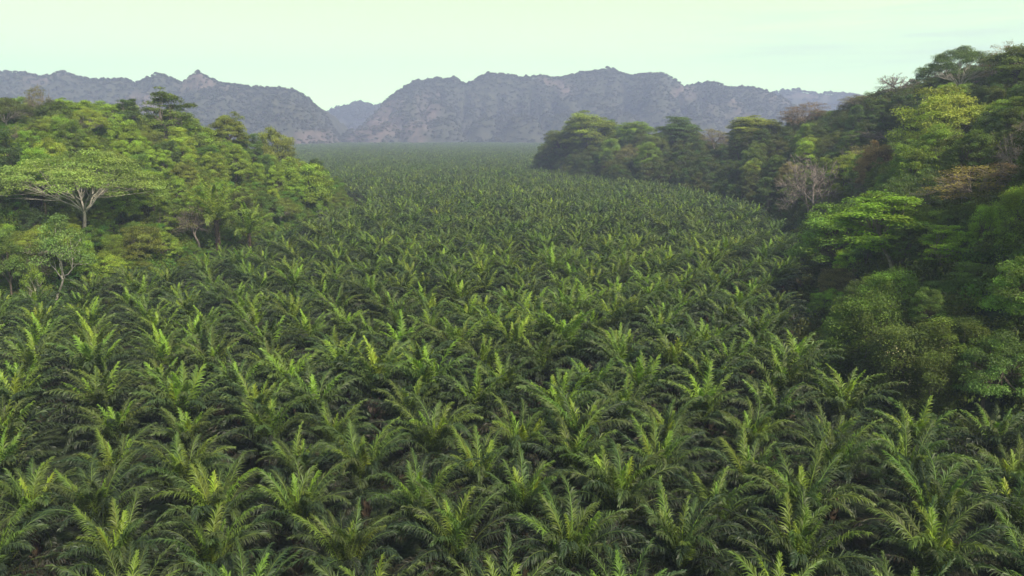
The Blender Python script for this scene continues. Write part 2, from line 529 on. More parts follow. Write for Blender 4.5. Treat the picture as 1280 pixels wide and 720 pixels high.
# plantation layout: triangular planting, 8.6 m
SP = 7.1
row_dy = SP * 0.866
ang = R(7)
pal = []
rows = {}
for j in range(-6, 350):
    y0 = 22 + j * row_dy
    half = min(2600, 130 + 0.78 * abs(y0) * 1.05)
    n = int(half / SP) + 1
    i = np.arange(-n, n + 1)
    x = i * SP + (SP / 2 if j % 2 else 0)
    y = np.full(x.shape, y0) + x * 0.0
    jx = (vnoise(x * 3.1, y * 2.7, 21) - 0.5) * 3.2; jy = (vnoise(x * 2.3, y * 3.7, 22) - 0.5) * 3.2
    x, y = x + jx, y + jy
    ok = (inside_dist(LEFT, x, y) < -2.5) & (inside_dist(RIGHT, x, y) < -3.0) if y0 < 760 else np.ones(x.shape, bool)
    ok &= vnoise(x * 5.3, y * 4.9, 23) > 0.06
    for a, b in zip(x[ok], y[ok]): pal.append((a, b, j))
pal = np.array(pal)
print('palms', len(pal))
D = np.hypot(pal[:, 0], pal[:, 1])
keep = ~((np.abs(pal[:, 0]) < 4) & (pal[:, 1] < 8)) & (D > 14) & (pal[:, 1] < 2150)
pal = pal[keep]; D = D[keep]
zt = terrain(pal[:, 0], pal[:, 1])
hp = 2.5 + 1.2 * vnoise(pal[:, 0] / 9, pal[:, 1] / 9, 31) + 0.5 * vnoise(pal[:, 0] * 3, pal[:, 1] * 3, 32)   # stem height
sc = 0.62 + 0.22 * vnoise(pal[:, 0] / 31, pal[:, 1] / 37, 34) + 0.34 * vnoise(pal[:, 0] * 1.7, pal[:, 1] * 1.9, 33)
px, py, fw = project(pal[:, 0], pal[:, 1], zt + hp + 2.0)
inview = (fw > 5) & (px > -25) & (px < 1305) & (py > 0) & (py < 750)
order = np.argsort(np.where(inview, D, 1e9))
NEARN, INDN = 40, 298
near_ids = order[:NEARN]; mid_ids = order[NEARN:INDN]
ind = set(order[:INDN].tolist())
rest = np.array([k for k in range(len(pal)) if k not in ind])

ORD = ['first', 'second', 'third', 'fourth', 'fifth', 'sixth', 'seventh', 'eighth', 'ninth', 'tenth', 'eleventh', 'twelfth', 'thirteenth',
       'fourteenth', 'fifteenth', 'sixteenth', 'seventeenth', 'eighteenth', 'nineteenth', 'twentieth', 'twenty-first', 'twenty-second', 'twenty-third',
       'twenty-fourth', 'twenty-fifth', 'twenty-sixth', 'twenty-seventh', 'twenty-eighth', 'twenty-ninth', 'thirtieth']
rowkeys = sorted({int(pal[k, 2]) for k in ind})
label_of = {}
for rn, j in enumerate(rowkeys):
    mem = sorted([k for k in ind if int(pal[k, 2]) == j], key=lambda k: px[k])
    for q, k in enumerate(mem):
        label_of[k] = (rn, q, len(mem))

pr = np.random.default_rng(77)
for c_, k in enumerate(order[:INDN]):
    k = int(k)
    x, y, _ = pal[k]; z = zt[k]
    rn, q, nm = label_of[k]
    root = link('oil_palm', None, loc=(x, y, z + hp[k]))
    s_ = sc[k]
    root.scale = (s_, s_, s_); root.rotation_euler = (pr.normal() * 0.04, pr.normal() * 0.04, pr.uniform(0, 6.283))
    v = int(pr.integers(0, 6))
    bright = (1, 0.6, 0.2, 0.9, 0.4, 0.7)[v]
    look = 'bright yellow-green centred' if bright >= 0.9 else 'dull dark green' if bright <= 0.2 else 'tall green' if hp[k] > 4 else 'spreading green'
    where = f'{ORD[q]} from the left' if q < nm - 1 else 'the last on the right'
    tag(root, f'{look} oil palm, {ORD[rn]} planting row from the camera, {where}', 'palm', 'oil palms of the plantation')
    tr = link('trunk', TRUNKS[c_ % 3], parent=root); tr.scale = (1, 1, (hp[k] + 0.3) / 3.3 / s_)
    if c_ < NEARN:
        n_fr = 34
        for i in range(n_fr):
            a = (i + 0.5) / n_fr
            kk = min(NA - 1, int(a * NA))
            vv = (0, 2, 0, 1)[i % 4] if bright > 0.8 else (2, 1, 2, 3)[i % 4] if bright > 0.3 else (3, 1, 3, 2)[i % 4]
            f = link('frond', FROND[kk, vv], parent=root)
            f.rotation_euler = (pr.normal() * 0.05, pr.normal() * 0.05, i * 2.39996 + pr.normal() * 0.12)
            q_ = pr.uniform(0.92, 1.08); f.scale = (q_, q_, q_)
        link('spear_leaf', SPEAR[c_ % 2], parent=root)
    else:
        link('crown', MID[v], parent=root)
        link('young_fronds', MID_TOP[v], parent=root)

rp = pal[rest]; n = len(rest)
nearrest = D[rest] < 230
idx = np.where(nearrest, pr.integers(5, 8, n), pr.integers(0, 5, n))
idx = np.where(D[rest] < 75, pr.integers(8, 10, n), idx)
src = FARC + MIDFULL + CLOSE
rot = np.stack([pr.normal(size=n) * 0.05, pr.normal(size=n) * 0.05, pr.uniform(0, 6.283, n)], 1)
ss = sc[rest]
scatter_object('oil_palm_plantation', np.stack([rp[:, 0], rp[:, 1], zt[rest] + hp[rest]], 1), rot, np.stack([ss, ss, ss], 1), idx, src,
               'plantation_source', 'mass of oil palms stretching across the valley floor to the mountains')
print('palms done', round(time.time() - T0, 1), 'rest', n)

# ------------------------------------------------------------------ broadleaf trees
def make_tree(seed, H, cr, ch, cz, nclump, nleaf, lsize, shape='dome', trunk_r=0.3, limbs=6, bark=None, lean=0.05, clump_r=1.5, flat=0.55,
              leafy=1.0, fork=0.45, twigs=0, drape=0.0):
    """H total height, cr crown radius, ch crown height; returns (trunk mesh, crown mesh or None)"""
    r = np.random.default_rng(seed)
    wood, fol = MB(), MB()
    # clump centres
    th = r.uniform(0, 2 * math.pi, nclump)
    u = r.random(nclump)
    if shape == 'umbrella':
        rr = np.sqrt(u) * cr
        zz = H - clump_r * flat - (rr / cr) ** 2 * ch - r.random(nclump) * ch * 0.5 + (vnoise(np.cos(th) * rr * 0.3 + 9, np.sin(th) * rr * 0.3 + 9, seed) - 0.5) * 2.4
    elif shape == 'layered':
        lay = r.integers(0, 4, nclump)
        rr = np.sqrt(u) * cr * np.array([0.55, 0.85, 1.0, 0.8])[lay]
        zz = H - clump_r * flat - ch * np.array([0, 0.3, 0.55, 0.8])[lay] + r.normal(size=nclump) * 0.55 - (rr / cr) * 0.8 + 0.9 * np.sin(th * 2 + lay * 2.1)
    elif shape == 'column':
        lz = r.random(nclump)
        zz = 1.0 + lz * (H - 1.8)
        rr = cr * (0.55 + 0.45 * r.random(nclump)) * np.sqrt(np.clip(1 - (lz - 0.35) ** 2 * 1.6, 0.12, 1)) * (0.8 + 0.4 * vnoise(th * 1.2, zz * 0.4, seed)) * (0.6 + 0.75 * vnoise(th * 2.1 + 3, zz * 0.5 + 7, seed + 1))
    else:
        el = np.arcsin(np.clip(u * 1.25 - 0.25, -0.3, 1))
        k = 0.62 + 0.38 * r.random(nclump) ** 0.5
        bump = 0.78 + 0.44 * vnoise(np.cos(th) * 1.6 + 5, np.sin(th) * 1.6 + el * 1.5, seed)
        rr = np.cos(el) * cr * k * bump
        zz = H - ch + ch * np.sin(el) * k * bump * 0.95
    off = r.normal(size=2) * H * lean
    C = np.stack([rr * np.cos(th) + off[0], rr * np.sin(th) + off[1], zz], 1)
    # trunk
    hb = max(1.0, (H - ch) * (0.9 if shape != 'umbrella' else 0.5)) if shape != 'column' else H * 0.5
    hb *= 1.0
    tz = np.linspace(-1.5, hb, 7)
    bendv = r.normal(size=2) * 0.25
    f_ = np.clip(tz / max(hb, 1), 0, 1)
    tp = np.stack([off[0] * f_ * 0.8 + bendv[0] * np.sin(f_ * 5), off[1] * f_ * 0.8 + bendv[1] * np.sin(f_ * 4), tz], 1)
    wood.tube(tp, np.interp(f_, [0, 0.08, 1], [trunk_r * 1.5, trunk_r, trunk_r * 0.7]), 8)
    top = tp[-1]
    # limbs by azimuth group
    g_ = (np.floor((th / (2 * math.pi) * limbs + r.random()) % limbs)).astype(int)
    for l in range(limbs):
        mem = np.where(g_ == l)[0]
        if not len(mem): continue
        cen = C[mem].mean(0)
        st = top if shape == 'umbrella' else tp[-1 - int(r.integers(0, 3))] if r.random() < 0.5 else top
        end = cen * 0.85 + top * 0.15; end[2] = cen[2] - clump_r * 0.3
        ctrl = st * 0.55 + end * 0.45; ctrl[2] = st[2] * 0.35 + end[2] * 0.65 if shape != 'umbrella' else st[2] * 0.45 + end[2] * 0.55
        ctrl[:2] += r.normal(size=2) * 0.5
        s = np.linspace(0, 1, 7)[:, None]
        lp = (1 - s) ** 2 * st + 2 * s * (1 - s) * ctrl + s ** 2 * end + r.normal(size=(7, 3)) * 0.08
        lr = trunk_r * (np.linspace(0.5, 0.12, 7) if shape == 'umbrella' else np.linspace(0.6, 0.2, 7))
        wood.tube(lp, lr, 6)
        for m in mem:
            kq = int(r.integers(2, 7)); a = lp[kq]
            b = C[m] + np.array([0, 0, -clump_r * 0.2])
            md = a * 0.5 + b * 0.5 + np.array([0, 0, -0.06 * np.linalg.norm(b - a)]) + r.normal(size=3) * 0.18
            sp = np.linspace(0, 1, 5)[:, None]
            bp = (1 - sp) ** 2 * a + 2 * sp * (1 - sp) * md + sp ** 2 * b
            wood.tube(bp, np.linspace(lr[kq] * 0.6, 0.02, 5), 4)
            for _ in range(twigs):
                k0 = int(r.integers(1, 5)); q0 = bp[k0]
                dd = unit(unit(b - a) * 0.8 + r.normal(size=3) * 0.6 + np.array([0, 0, 0.35])) * r.uniform(0.8, 2.0)
                q1 = q0 + dd * 0.5 + r.normal(size=3) * 0.08; q2 = q0 + dd
                wood.tube(np.stack([q0, q1, q2]), [0.05, 0.03, 0.014], 3)
                for _2 in range(2):
                    d3 = unit(dd + r.normal(size=3) * 0.7) * r.uniform(0.4, 1.0)
                    wood.tube(np.stack([q1, q1 + d3 * 0.5, q1 + d3]), [0.028, 0.02, 0.01], 3)
    if leafy > 0:
        for m in range(nclump):
            if r.random() > leafy and leafy < 1: continue
            cr_ = clump_r * r.uniform(0.65, 1.3)
            nl = int(nleaf * r.uniform(0.7, 1.3) * (cr_ / clump_r) ** 1.5)
            d = unit(r.normal(size=(nl, 3)))
            d[:, 2] = np.where(d[:, 2] < -0.3, -d[:, 2], d[:, 2])
            rad = (0.35 + 0.65 * r.random(nl) ** 0.5)[:, None]
            pos = C[m] + d * rad * cr_ * np.array([1, 1, flat])
            if drape > 0:
                k = r.random(nl) < drape
                pos[k, 2] -= r.random(k.sum()) ** 1.5 * 3.0
            # irregular outline
            pos += r.normal(size=(nl, 3)) * 0.14 * cr_
            ctr = np.array([off[0], off[1], H - ch * 0.9])
            outw = unit(d * 0.6 + unit(pos - ctr) * 0.5 + np.array([0, 0, 0.6]))
            col = np.ones((nl, 4)); cv = r.random()
            col[:, 0] = np.clip(0.5 + (cv - 0.5) * 0.5 + r.normal(size=nl) * 0.12, 0, 1); col[:, 1] = r.random(nl); col[:, 2] = r.random()
            leaves(fol, pos, outw, lsize * r.uniform(0.7, 1.3, nl), r, col)
    return wood.mesh('trunk', bark or M_BARK, smooth=True), (fol.mesh('crown', M_TREE) if fol.n else None)


KINDS = {}
def K_(name, lst): KINDS[name] = lst
# heights are nominal, instances are scaled
K_('dome', [make_tree(600 + k, 13, 5.2 + 0.5 * k % 1.5, 7.5, 0, 100, 240, 0.33, 'dome', 0.28, 7, clump_r=1.35) for k in range(4)])
K_('tall', [make_tree(620 + k, 22, 5.2, 10, 0, 105, 240, 0.38, 'dome', 0.36, 7, M_BARK, clump_r=1.5, lean=0.03) for k in range(3)])
K_('umbrella', [make_tree(640 + k, 15, 8.5, 4.2, 0, 180, 190, 0.27, 'umbrella', 0.24, 9, M_PALE, clump_r=1.25, flat=0.4, lean=0.03, fork=0.9) for k in range(2)])
K_('layered', [make_tree(650 + k, 15, 4.4, 8.0, 0, 85, 190, 0.34, 'layered', 0.24, 8, M_GREYBARK, clump_r=1.2, flat=0.35) for k in range(2)])
K_('column', [make_tree(660 + k, 11, 3.3, 10, 0, 95, 300, 0.22, 'column', 0.22, 6, clump_r=1.1, flat=0.75, drape=0.35) for k in range(3)])
K_('bare', [make_tree(670 + k, 15, 4.6, 9, 0, 60, 14, 0.3, 'dome', 0.28, 7, M_GREYBARK, clump_r=1.0, leafy=0.25, twigs=9) for k in range(2)])
K_('twiggy', [make_tree(680 + k, 15, 5.0, 8, 0, 80, 60, 0.32, 'dome', 0.3, 7, M_GREYBARK, clump_r=1.3, leafy=0.85, twigs=5) for k in range(2)])
K_('sapling', [make_tree(690, 9, 2.2, 3.2, 0, 34, 150, 0.19, 'umbrella', 0.11, 5, M_PALE, clump_r=0.8, flat=0.5, lean=0.08)])
NOM = dict(dome=13, tall=22, umbrella=15, layered=15, column=11, bare=15, twiggy=15, sapling=9)
WID = dict(dome=5.5, tall=5.2, umbrella=8.5, layered=4.4, column=3.3, bare=4.6, twiggy=5, sapling=2.2)
print('tree meshes', round(time.time() - T0, 1))

GREENS = {
    'light': [(0.135, 0.205, 0.028), (0.12, 0.18, 0.027), (0.16, 0.215, 0.03), (0.13, 0.17, 0.027)],
    'mid': [(0.09, 0.13, 0.024), (0.105, 0.13, 0.026), (0.08, 0.125, 0.028)],
    'dark': [(0.052, 0.078, 0.022), (0.058, 0.075, 0.022), (0.047, 0.075, 0.025)],
    'brown': [(0.11, 0.105, 0.05), (0.115, 0.09, 0.055), (0.095, 0.095, 0.045)],
    'vivid': [(0.10, 0.165, 0.02)],
}
NAMEOF = dict(dome='broadleaf_tree', tall='tall_forest_tree', umbrella='umbrella_tree', layered='tiered_tree', column='vine_covered_tree', bare='bare_tree',
              twiggy='twiggy_tree', sapling='slender_tree')
LOOK = dict(dome='rounded', tall='tall', umbrella='flat-topped', layered='tiered', column='vine-draped', bare='nearly bare grey', twiggy='sparse twiggy', sapling='slender')
TREES = []      # dicts, built at the end so labels can use the neighbours


def tree(kind, x, y, H, tone_, wide=1.0, label=None, z=None, rot=None, var=None, colour=None):
    TREES.append(dict(kind=kind, x=float(x), y=float(y), z=float(terrain(x, y)) if z is None else z, H=H, tone=tone_, wide=wide, label=label,
                      rot=rng.uniform(0, 6.28) if rot is None else rot, var=int(rng.integers(0, 9)) if var is None else var, colour=colour))


def key(kind, px_, ytop, fwd, tone_, label, wide=1.0, width_px=None, **kw):
    """a tree the photograph shows in column px_, its top at row ytop, standing fwd metres away"""
    x, ztop = at(px_, fwd, ytop)
    x = at(px_, fwd, 200)[0]
    z = float(terrain(x, fwd))
    H = max(3.0, ztop - z)
    if width_px:
        wide = (width_px / 2 / F * fwd) / (WID[kind] * H / NOM[kind])
    tree(kind, x, fwd, H, tone_, wide, label, z, **kw)


# left hill, the trees one can point to
key('umbrella', 100, 193, 150, 'light', 'wide flat-topped tree with pale spreading branches low on the left hillside', width_px=185, var=0, colour=(0.15, 0.20, 0.05))
key('sapling', 45, 258, 122, 'light', 'thin tree with a kinked pale trunk before the flat-topped tree, above the palms', width_px=62, colour=(0.10, 0.15, 0.04))
key('sapling', 30, 322, 112, 'light', 'small slender tree with thin pale stem at the left edge beside the palms', width_px=30)
key('layered', 205, 120, 226, 'mid', 'emergent tree with feathery tiers topping the left hill crest', width_px=60)
key('layered', 165, 127, 218, 'dark', 'smaller dark tiered tree just left of the emergent tree on the left crest', width_px=34)
key('dome', 72, 128, 200, 'dark', 'dark tree on the left hill crest below the pale mountain scar', width_px=42)
key('twiggy', 52, 105, 225, 'brown', 'pale half-bare tree standing over the dark tree on the left crest', width_px=34)
key('umbrella', 18, 122, 205, 'dark', 'dark flat-topped tree at the left edge of the crest', width_px=70)
key('tall', 92, 122, 210, 'light', 'light green tree rising beside the dark tree on the left crest', width_px=36)
key('tall', 285, 140, 245, 'mid', 'airy tree standing up on the crest where the left hill falls away', width_px=40)
key('dome', 345, 160, 270, 'mid', 'rounded tree on the right shoulder of the left hill', width_px=46)
key('dome', 385, 196, 235, 'light', 'open rounded tree with a pale forked trunk at the left hill tip', width_px=70)
key('sapling', 398, 248, 222, 'light', 'leaning thin pale trunk among vines at the foot of the left hill tip', width_px=18)
key('dome', 250, 150, 235, 'light', 'rounded light green tree on the middle of the left crest', width_px=60)
key('twiggy', 240, 255, 165, 'brown', 'brown twiggy bush-like tree beside the wild palms on the left slope', width_px=50)
# right hill
key('tall', 735, 138, 462, 'mid', 'tall rounded tree highest at the far end of the right forest edge', width_px=62)
key('tall', 700, 160, 475, 'dark', 'dark tree at the very tip of the right forest edge', width_px=48)
key('tall', 785, 152, 450, 'mid', 'pale topped tree beside the tall rounded tree at the far right forest edge', width_px=50)
key('tall', 845, 148, 415, 'dark', 'dark green round tree in the middle of the far right forest edge', width_px=52)
key('twiggy', 893, 160, 400, 'brown', 'yellowish brown sparse tree at the far right forest edge', width_px=44)
key('tall', 940, 144, 345, 'mid', 'dark green tree with a broad fresh green top against the far mountain', width_px=62)
key('twiggy', 1003, 127, 335, 'brown', 'reddish brown crowned tree between green trees on the ridge', width_px=56, colour=(0.10, 0.07, 0.05))
key('tall', 1035, 138, 330, 'dark', 'dark green tree just right of the reddish brown crowned tree', width_px=44)
key('bare', 1020, 186, 205, 'brown', 'leafless grey tree with fanning twigs at the foot of the right hill', width_px=72, var=1)
key('bare', 1116, 160, 235, 'brown', 'leafless grey tree with upright twigs midway up the right hill', width_px=70, var=1)
key('bare', 1106, 90, 285, 'brown', 'leafless tree on the skyline of the right hill', width_px=46, var=1)
key('twiggy', 1062, 118, 300, 'brown', 'brownish tree on the falling skyline of the right hill', width_px=50)
key('umbrella', 1188, 60, 215, 'dark', 'dark airy tree with spreading boughs on the right skyline', width_px=90)
key('tall', 1262, 48, 175, 'dark', 'large dark tree in the upper right corner of the view', width_px=70)
key('twiggy', 1238, 50, 205, 'brown', 'thin greyish tree behind the large dark tree on the skyline', width_px=50)
key('twiggy', 1212, 205, 118, 'brown', 'orange-brown leaved tree with pale forked trunk on the right hill', width_px=110, var=0, colour=(0.14, 0.12, 0.045))
key('twiggy', 1285, 200, 110, 'brown', 'brown sparse tree with a tall pale trunk at the right edge', width_px=70, var=1, colour=(0.13, 0.09, 0.055))
key('dome', 1195, 112, 165, 'light', 'yellow-green rounded tree below the skyline of the right hill', width_px=100, colour=(0.13, 0.17, 0.035))
key('dome', 1262, 118, 150, 'light', 'yellow-green tree under the large dark tree near the right edge', width_px=80, colour=(0.11, 0.16, 0.03))
key('layered', 1130, 250, 112, 'vivid', 'vivid green tiered tree lowest on the right slope', width_px=130)
key('layered', 1195, 285, 98, 'vivid', 'vivid light green tree under the orange-brown leaved tree', width_px=70)
key('dome', 1060, 250, 140, 'mid', 'rounded fresh green tree at the foot of the right slope beside the palms', width_px=110, colour=(0.08, 0.125, 0.024))
key('column', 1110, 365, 82, 'light', 'vine-draped leafy mound at the forest corner nearest the palms', width_px=80, colour=(0.05, 0.085, 0.018))
key('column', 1165, 405, 74, 'brown', 'vine-smothered bush with pale yellowish flowers at the forest corner', width_px=90, colour=(0.055, 0.072, 0.02))
key('column', 1225, 395, 73, 'light', 'leafy yellow-green thicket right of the flowering bush', width_px=90, colour=(0.06, 0.085, 0.018))
key('dome', 1275, 420, 68, 'mid', 'dense green bushy tree at the right edge above the palms', width_px=90, colour=(0.05, 0.088, 0.024))

key('column', 1075, 385, 84, 'mid', 'dark leafy vine column just left of the forest corner mound', width_px=60, colour=(0.045, 0.08, 0.018))
key('column', 1135, 335, 92, 'light', 'tall ivy-hung trunk behind the forest corner mound', width_px=60, colour=(0.075, 0.12, 0.02))
key('column', 1190, 350, 90, 'mid', 'tall creeper-hung trunk behind the flowering bush', width_px=64, colour=(0.06, 0.10, 0.02))
key('column', 1250, 345, 86, 'light', 'tall vine column near the right edge above the yellow-green thicket', width_px=64, colour=(0.07, 0.105, 0.02))
key('column', 1200, 430, 71, 'mid', 'low tangle of vines between the flowering bush and the thicket', width_px=60, colour=(0.05, 0.075, 0.018))
nkey = len(TREES)
CREST = ([-900, 0, 60, 120, 200, 262, 300, 345, 385, 425, 440, 640, 680, 700, 735, 765, 790, 815, 845, 870, 893, 915, 930, 955, 975, 1000, 1025, 1045, 1062, 1090, 1150, 1200, 1280, 2200],
         [108, 121, 125, 127, 131, 139, 147, 160, 183, 203, 230, 230, 176, 160, 141, 148, 155, 170, 152, 164, 180, 182, 156, 150, 168, 140, 143, 150, 130, 114, 98, 84, 62, 20])
for t in TREES:
    kp, kt, kf = project(t['x'], t['y'], t['z'] + t['H'])
    t['k'] = (kp, kt, t['H'] * F / kf, WID[t['kind']] * t['H'] / NOM[t['kind']] * t['wide'] * F / kf)
# the rest of both hills
def fill(P, spacing, x0, x1, y0, y1, kinds, tones, hfun, seed):
    r = np.random.default_rng(seed)
    ny = int((y1 - y0) / spacing / 0.87); nx = int((x1 - x0) / spacing)
    for j in range(ny):
        for i in range(nx):
            x = x0 + (i + (0.5 if j % 2 else 0) + r.uniform(-0.33, 0.33)) * spacing
            y = y0 + (j + r.uniform(-0.33, 0.33)) * spacing * 0.87
            d = float(inside_dist(P, np.array([x]), np.array([y]))[0])
            if d < 1.0: continue
            if any((t['x'] - x) ** 2 + (t['y'] - y) ** 2 < (spacing * 0.6) ** 2 for t in TREES[:nkey]): continue
            k = r.choice(list(kinds), p=np.array(list(kinds.values())) / sum(kinds.values()))
            if d < 6 and k in ('tall', 'umbrella'): k = 'column'
            tn = r.choice(list(tones), p=np.array(list(tones.values())) / sum(tones.values()))
            H = hfun(k, d, y, r)
            # crest line of the photographed hills: no tree tops out above it
            if y > 40:
                cpx = project(x, y, float(terrain(x, y)) + 8)[0]
                lim = float(np.interp(cpx, CREST[0], CREST[1])) + abs(r.normal()) * 5
                if y < 163 and 225 < cpx < 335: lim = max(lim, 292)
                elif y < 188 and 262 < cpx < 318: lim = max(lim, 250)
                for t in TREES[:nkey]:
                    kp, kt, kh, kw = t['k']
                    if t['kind'] in ('tall', 'dome', 'layered', 'column') and t['y'] > 165: continue
                    if y < t['y'] - 3 and abs(cpx - kp) < kw * 0.8 + 1.5 * F / y:
                        lim = max(lim, kt + kh * (0.62 if t['kind'] == 'umbrella' else 0.72 if t['kind'] in ('bare', 'twiggy', 'sapling') else 0.28))
                ztop = CAM_Z + (at(cpx, y, lim)[1] - CAM_Z)
                H = min(H, ztop - float(terrain(x, y)))
                if H < 4.0: continue
                if H < 7 and k in ('tall', 'umbrella', 'layered', 'bare', 'twiggy'): k = 'dome'
            tree(k, x, y, H, tn, r.uniform(0.8, 1.15), None, rot=r.uniform(0, 6.28), var=int(r.integers(0, 9)),
                 colour=None)


def hl(k, d, y, r):
    b = dict(dome=11, tall=16, umbrella=13, layered=13, column=9, bare=11, twiggy=10, sapling=9)[k]
    return b * 0.8 * r.uniform(0.75, 1.2) * (0.65 if d < 8 else 1)


def hr(k, d, y, r):
    b = dict(dome=12, tall=18, umbrella=14, layered=14, column=9, bare=13, twiggy=13, sapling=9)[k]
    f = 1.0 + 0.35 * float(sstep(300, 420, y))
    return b * 0.88 * r.uniform(0.75, 1.2) * f * (0.62 if d < 8 and y < 250 else 1)


fill(LEFT, 6.2, -330, -40, 70, 380, dict(dome=6, tall=2.5, layered=0.8, column=3, umbrella=0.7, twiggy=0.4), dict(light=6, mid=3, dark=0.6), hl, 1)
fill(RIGHT, 7.6, 10, 330, 40, 640, dict(dome=4, tall=3.5, layered=0.7, column=2, umbrella=0.4, twiggy=1.3, bare=0.3), dict(light=1.0, mid=3, dark=4, brown=0.8), hr, 2)

# which trees does the camera see?
def horizon_ok(t):
    X, Y, Zt = t['x'], t['y'], t['z'] + t['H']
    if Y < 30: return False
    a = (Zt - CAM_Z) / Y
    s = np.linspace(0.2, 0.93, 40)
    xx, yy = X * s, Y * s
    hill = (inside_dist(LEFT, xx, yy) > 4) | (inside_dist(RIGHT, xx, yy) > 4)
    zz = terrain(xx, yy) + np.where(hill, 7.5, 3.0)
    return a > ((zz - CAM_Z) / yy).max()


for k, t in enumerate(TREES):
    tx, ty, tf = project(t['x'], t['y'], t['z'] + t['H'] * 0.7)
    t['px'], t['py'], t['f'] = tx, ty, tf
    t['seen'] = k < nkey or (tf > 10 and -40 < tx < 1320 and horizon_ok(t))
    t['size'] = t['H'] / max(tf, 1)
seen = [t for t in TREES[nkey:] if t['seen']]
seen.sort(key=lambda t: -t['size'])
solo = TREES[:nkey] + seen[:285 - nkey]
solo_ids = {id(t) for t in solo}
mass = [t for t in TREES if id(t) not in solo_ids]
print('trees', len(TREES), 'seen', len(seen) + nkey, 'mass', len(mass))

tone_word = dict(light='light green', mid='mid green', dark='dark green', brown='brownish', vivid='vivid green')
# automatic labels: hill, height band, look, and order among its look-alikes
def band(t):
    P, hill = (LEFT, 'left') if t['x'] < 0 else (RIGHT, 'right')
    d = float(inside_dist(P, np.array([t['x']]), np.array([t['y']]))[0])
    if hill == 'right' and t['y'] > 300:
        return 'at the far end of the right forest' if d < 30 else 'behind the far right forest edge'
    s = 'at the foot of the' if d < 12 else 'low on the' if d < 28 else 'halfway up the' if d < 48 else 'high on the'
    return f'{s} {hill} hill'


groups = {}
for t in solo:
    t['band'] = band(t)
    if t['label'] is None: groups.setdefault((t['band'], t['kind'], t['tone']), []).append(t)
for (b, k, tn), mem in groups.items():
    mem.sort(key=lambda t: t['px'])
    for q, t in enumerate(mem):
        o = 'alone of its look' if len(mem) == 1 else f'{ORD[q]} from left'
        tw = '' if k == 'bare' else tone_word[tn] + ' '
        t['label'] = f'{LOOK[k]} {tw}tree {b}, {o}'

for t in solo:
    k = t['kind']; var = KINDS[k][t['var'] % len(KINDS[k])]
    s = t['H'] / NOM[k]; w = s * t['wide']
    root = link(NAMEOF[k], None, loc=(t['x'], t['y'], t['z']))
    root.rotation_euler = (0, 0, t['rot'])
    root.scale = (w, w, s)
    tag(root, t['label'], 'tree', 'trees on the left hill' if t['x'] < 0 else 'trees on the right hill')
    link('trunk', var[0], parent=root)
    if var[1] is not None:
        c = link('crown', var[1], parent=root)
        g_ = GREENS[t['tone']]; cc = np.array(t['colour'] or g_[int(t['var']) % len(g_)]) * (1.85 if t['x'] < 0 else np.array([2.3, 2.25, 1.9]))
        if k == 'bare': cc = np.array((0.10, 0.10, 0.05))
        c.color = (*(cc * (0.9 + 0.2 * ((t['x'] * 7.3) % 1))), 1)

    if 'pale yellowish flowers' in t['label']:
        fr = np.random.default_rng(5); fm = MB()
        for cth, chh, nfl in ((3.9, 8.2, 40), (4.6, 6.6, 55), (5.2, 8.9, 30), (4.2, 4.6, 25)):
            cc_ = np.array([math.cos(cth - t['rot']) * 3.0, math.sin(cth - t['rot']) * 3.0, chh])
            pp = cc_ + fr.normal(size=(nfl, 3)) * np.array([0.55, 0.55, 0.5])
            cf = np.ones((nfl, 4)); cf[:, 0] = 0.5 + 0.2 * fr.normal(size=nfl); cf[:, 1] = fr.random(nfl); cf[:, 2] = 0.5
            leaves(fm, pp, np.tile([0, 0, 1.0], (nfl, 1)), 0.2, fr, np.clip(cf, 0, 1), aspect=0.7)
        link('blossoms', fm.mesh('blossoms', M_FLOWER), parent=root)

# trees out of the camera's sight or past the limit: one mass, with its own joined sources
def joined(pair, name, colour):
    """trunk + crown of a prototype in one mesh with two materials"""
    out = bpy.data.meshes.new(name)
    import bmesh
    bm = bmesh.new(); bm.from_mesh(pair[0]); nf = len(bm.faces)
    bm.from_mesh(pair[1]); bm.faces.ensure_lookup_table()
    for f in bm.faces[nf:]: f.material_index = 1
    bm.to_mesh(out); bm.free()
    out.materials.append(M_BARK); out.materials.append(colour)
    return out


def tinted(name, c):
    return leaf_mat(name, [(0.0, tuple(0.55 * x for x in c)), (0.5, c), (1.0, (c[0] * 1.6, c[1] * 1.5, c[2] * 1.2))], spec=0.3, rough=0.55, trans=0.38, hue=0.05, val=0.4)


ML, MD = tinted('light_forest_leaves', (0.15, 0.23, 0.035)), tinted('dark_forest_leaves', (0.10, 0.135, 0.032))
msrc, mkey = [], []
for k in ('dome', 'tall', 'layered'):
    for m_, nm in ((ML, 'l'), (MD, 'd')):
        msrc.append(joined(KINDS[k][0], 'mass_' + k + nm, m_)); mkey.append((k, nm))
P_, Rr, Sc, Ix = [], [], [], []
for t in mass:
    k = t['kind'] if t['kind'] in ('dome', 'tall', 'layered') else 'dome'
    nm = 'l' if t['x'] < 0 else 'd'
    s = t['H'] / NOM[k]; w = s * t['wide']
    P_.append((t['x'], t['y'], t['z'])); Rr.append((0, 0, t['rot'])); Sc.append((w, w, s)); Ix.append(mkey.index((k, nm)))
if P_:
    scatter_object('forest', P_, Rr, Sc, Ix, msrc, 'forest_source', 'mass of forest trees covering the backs of both hills')

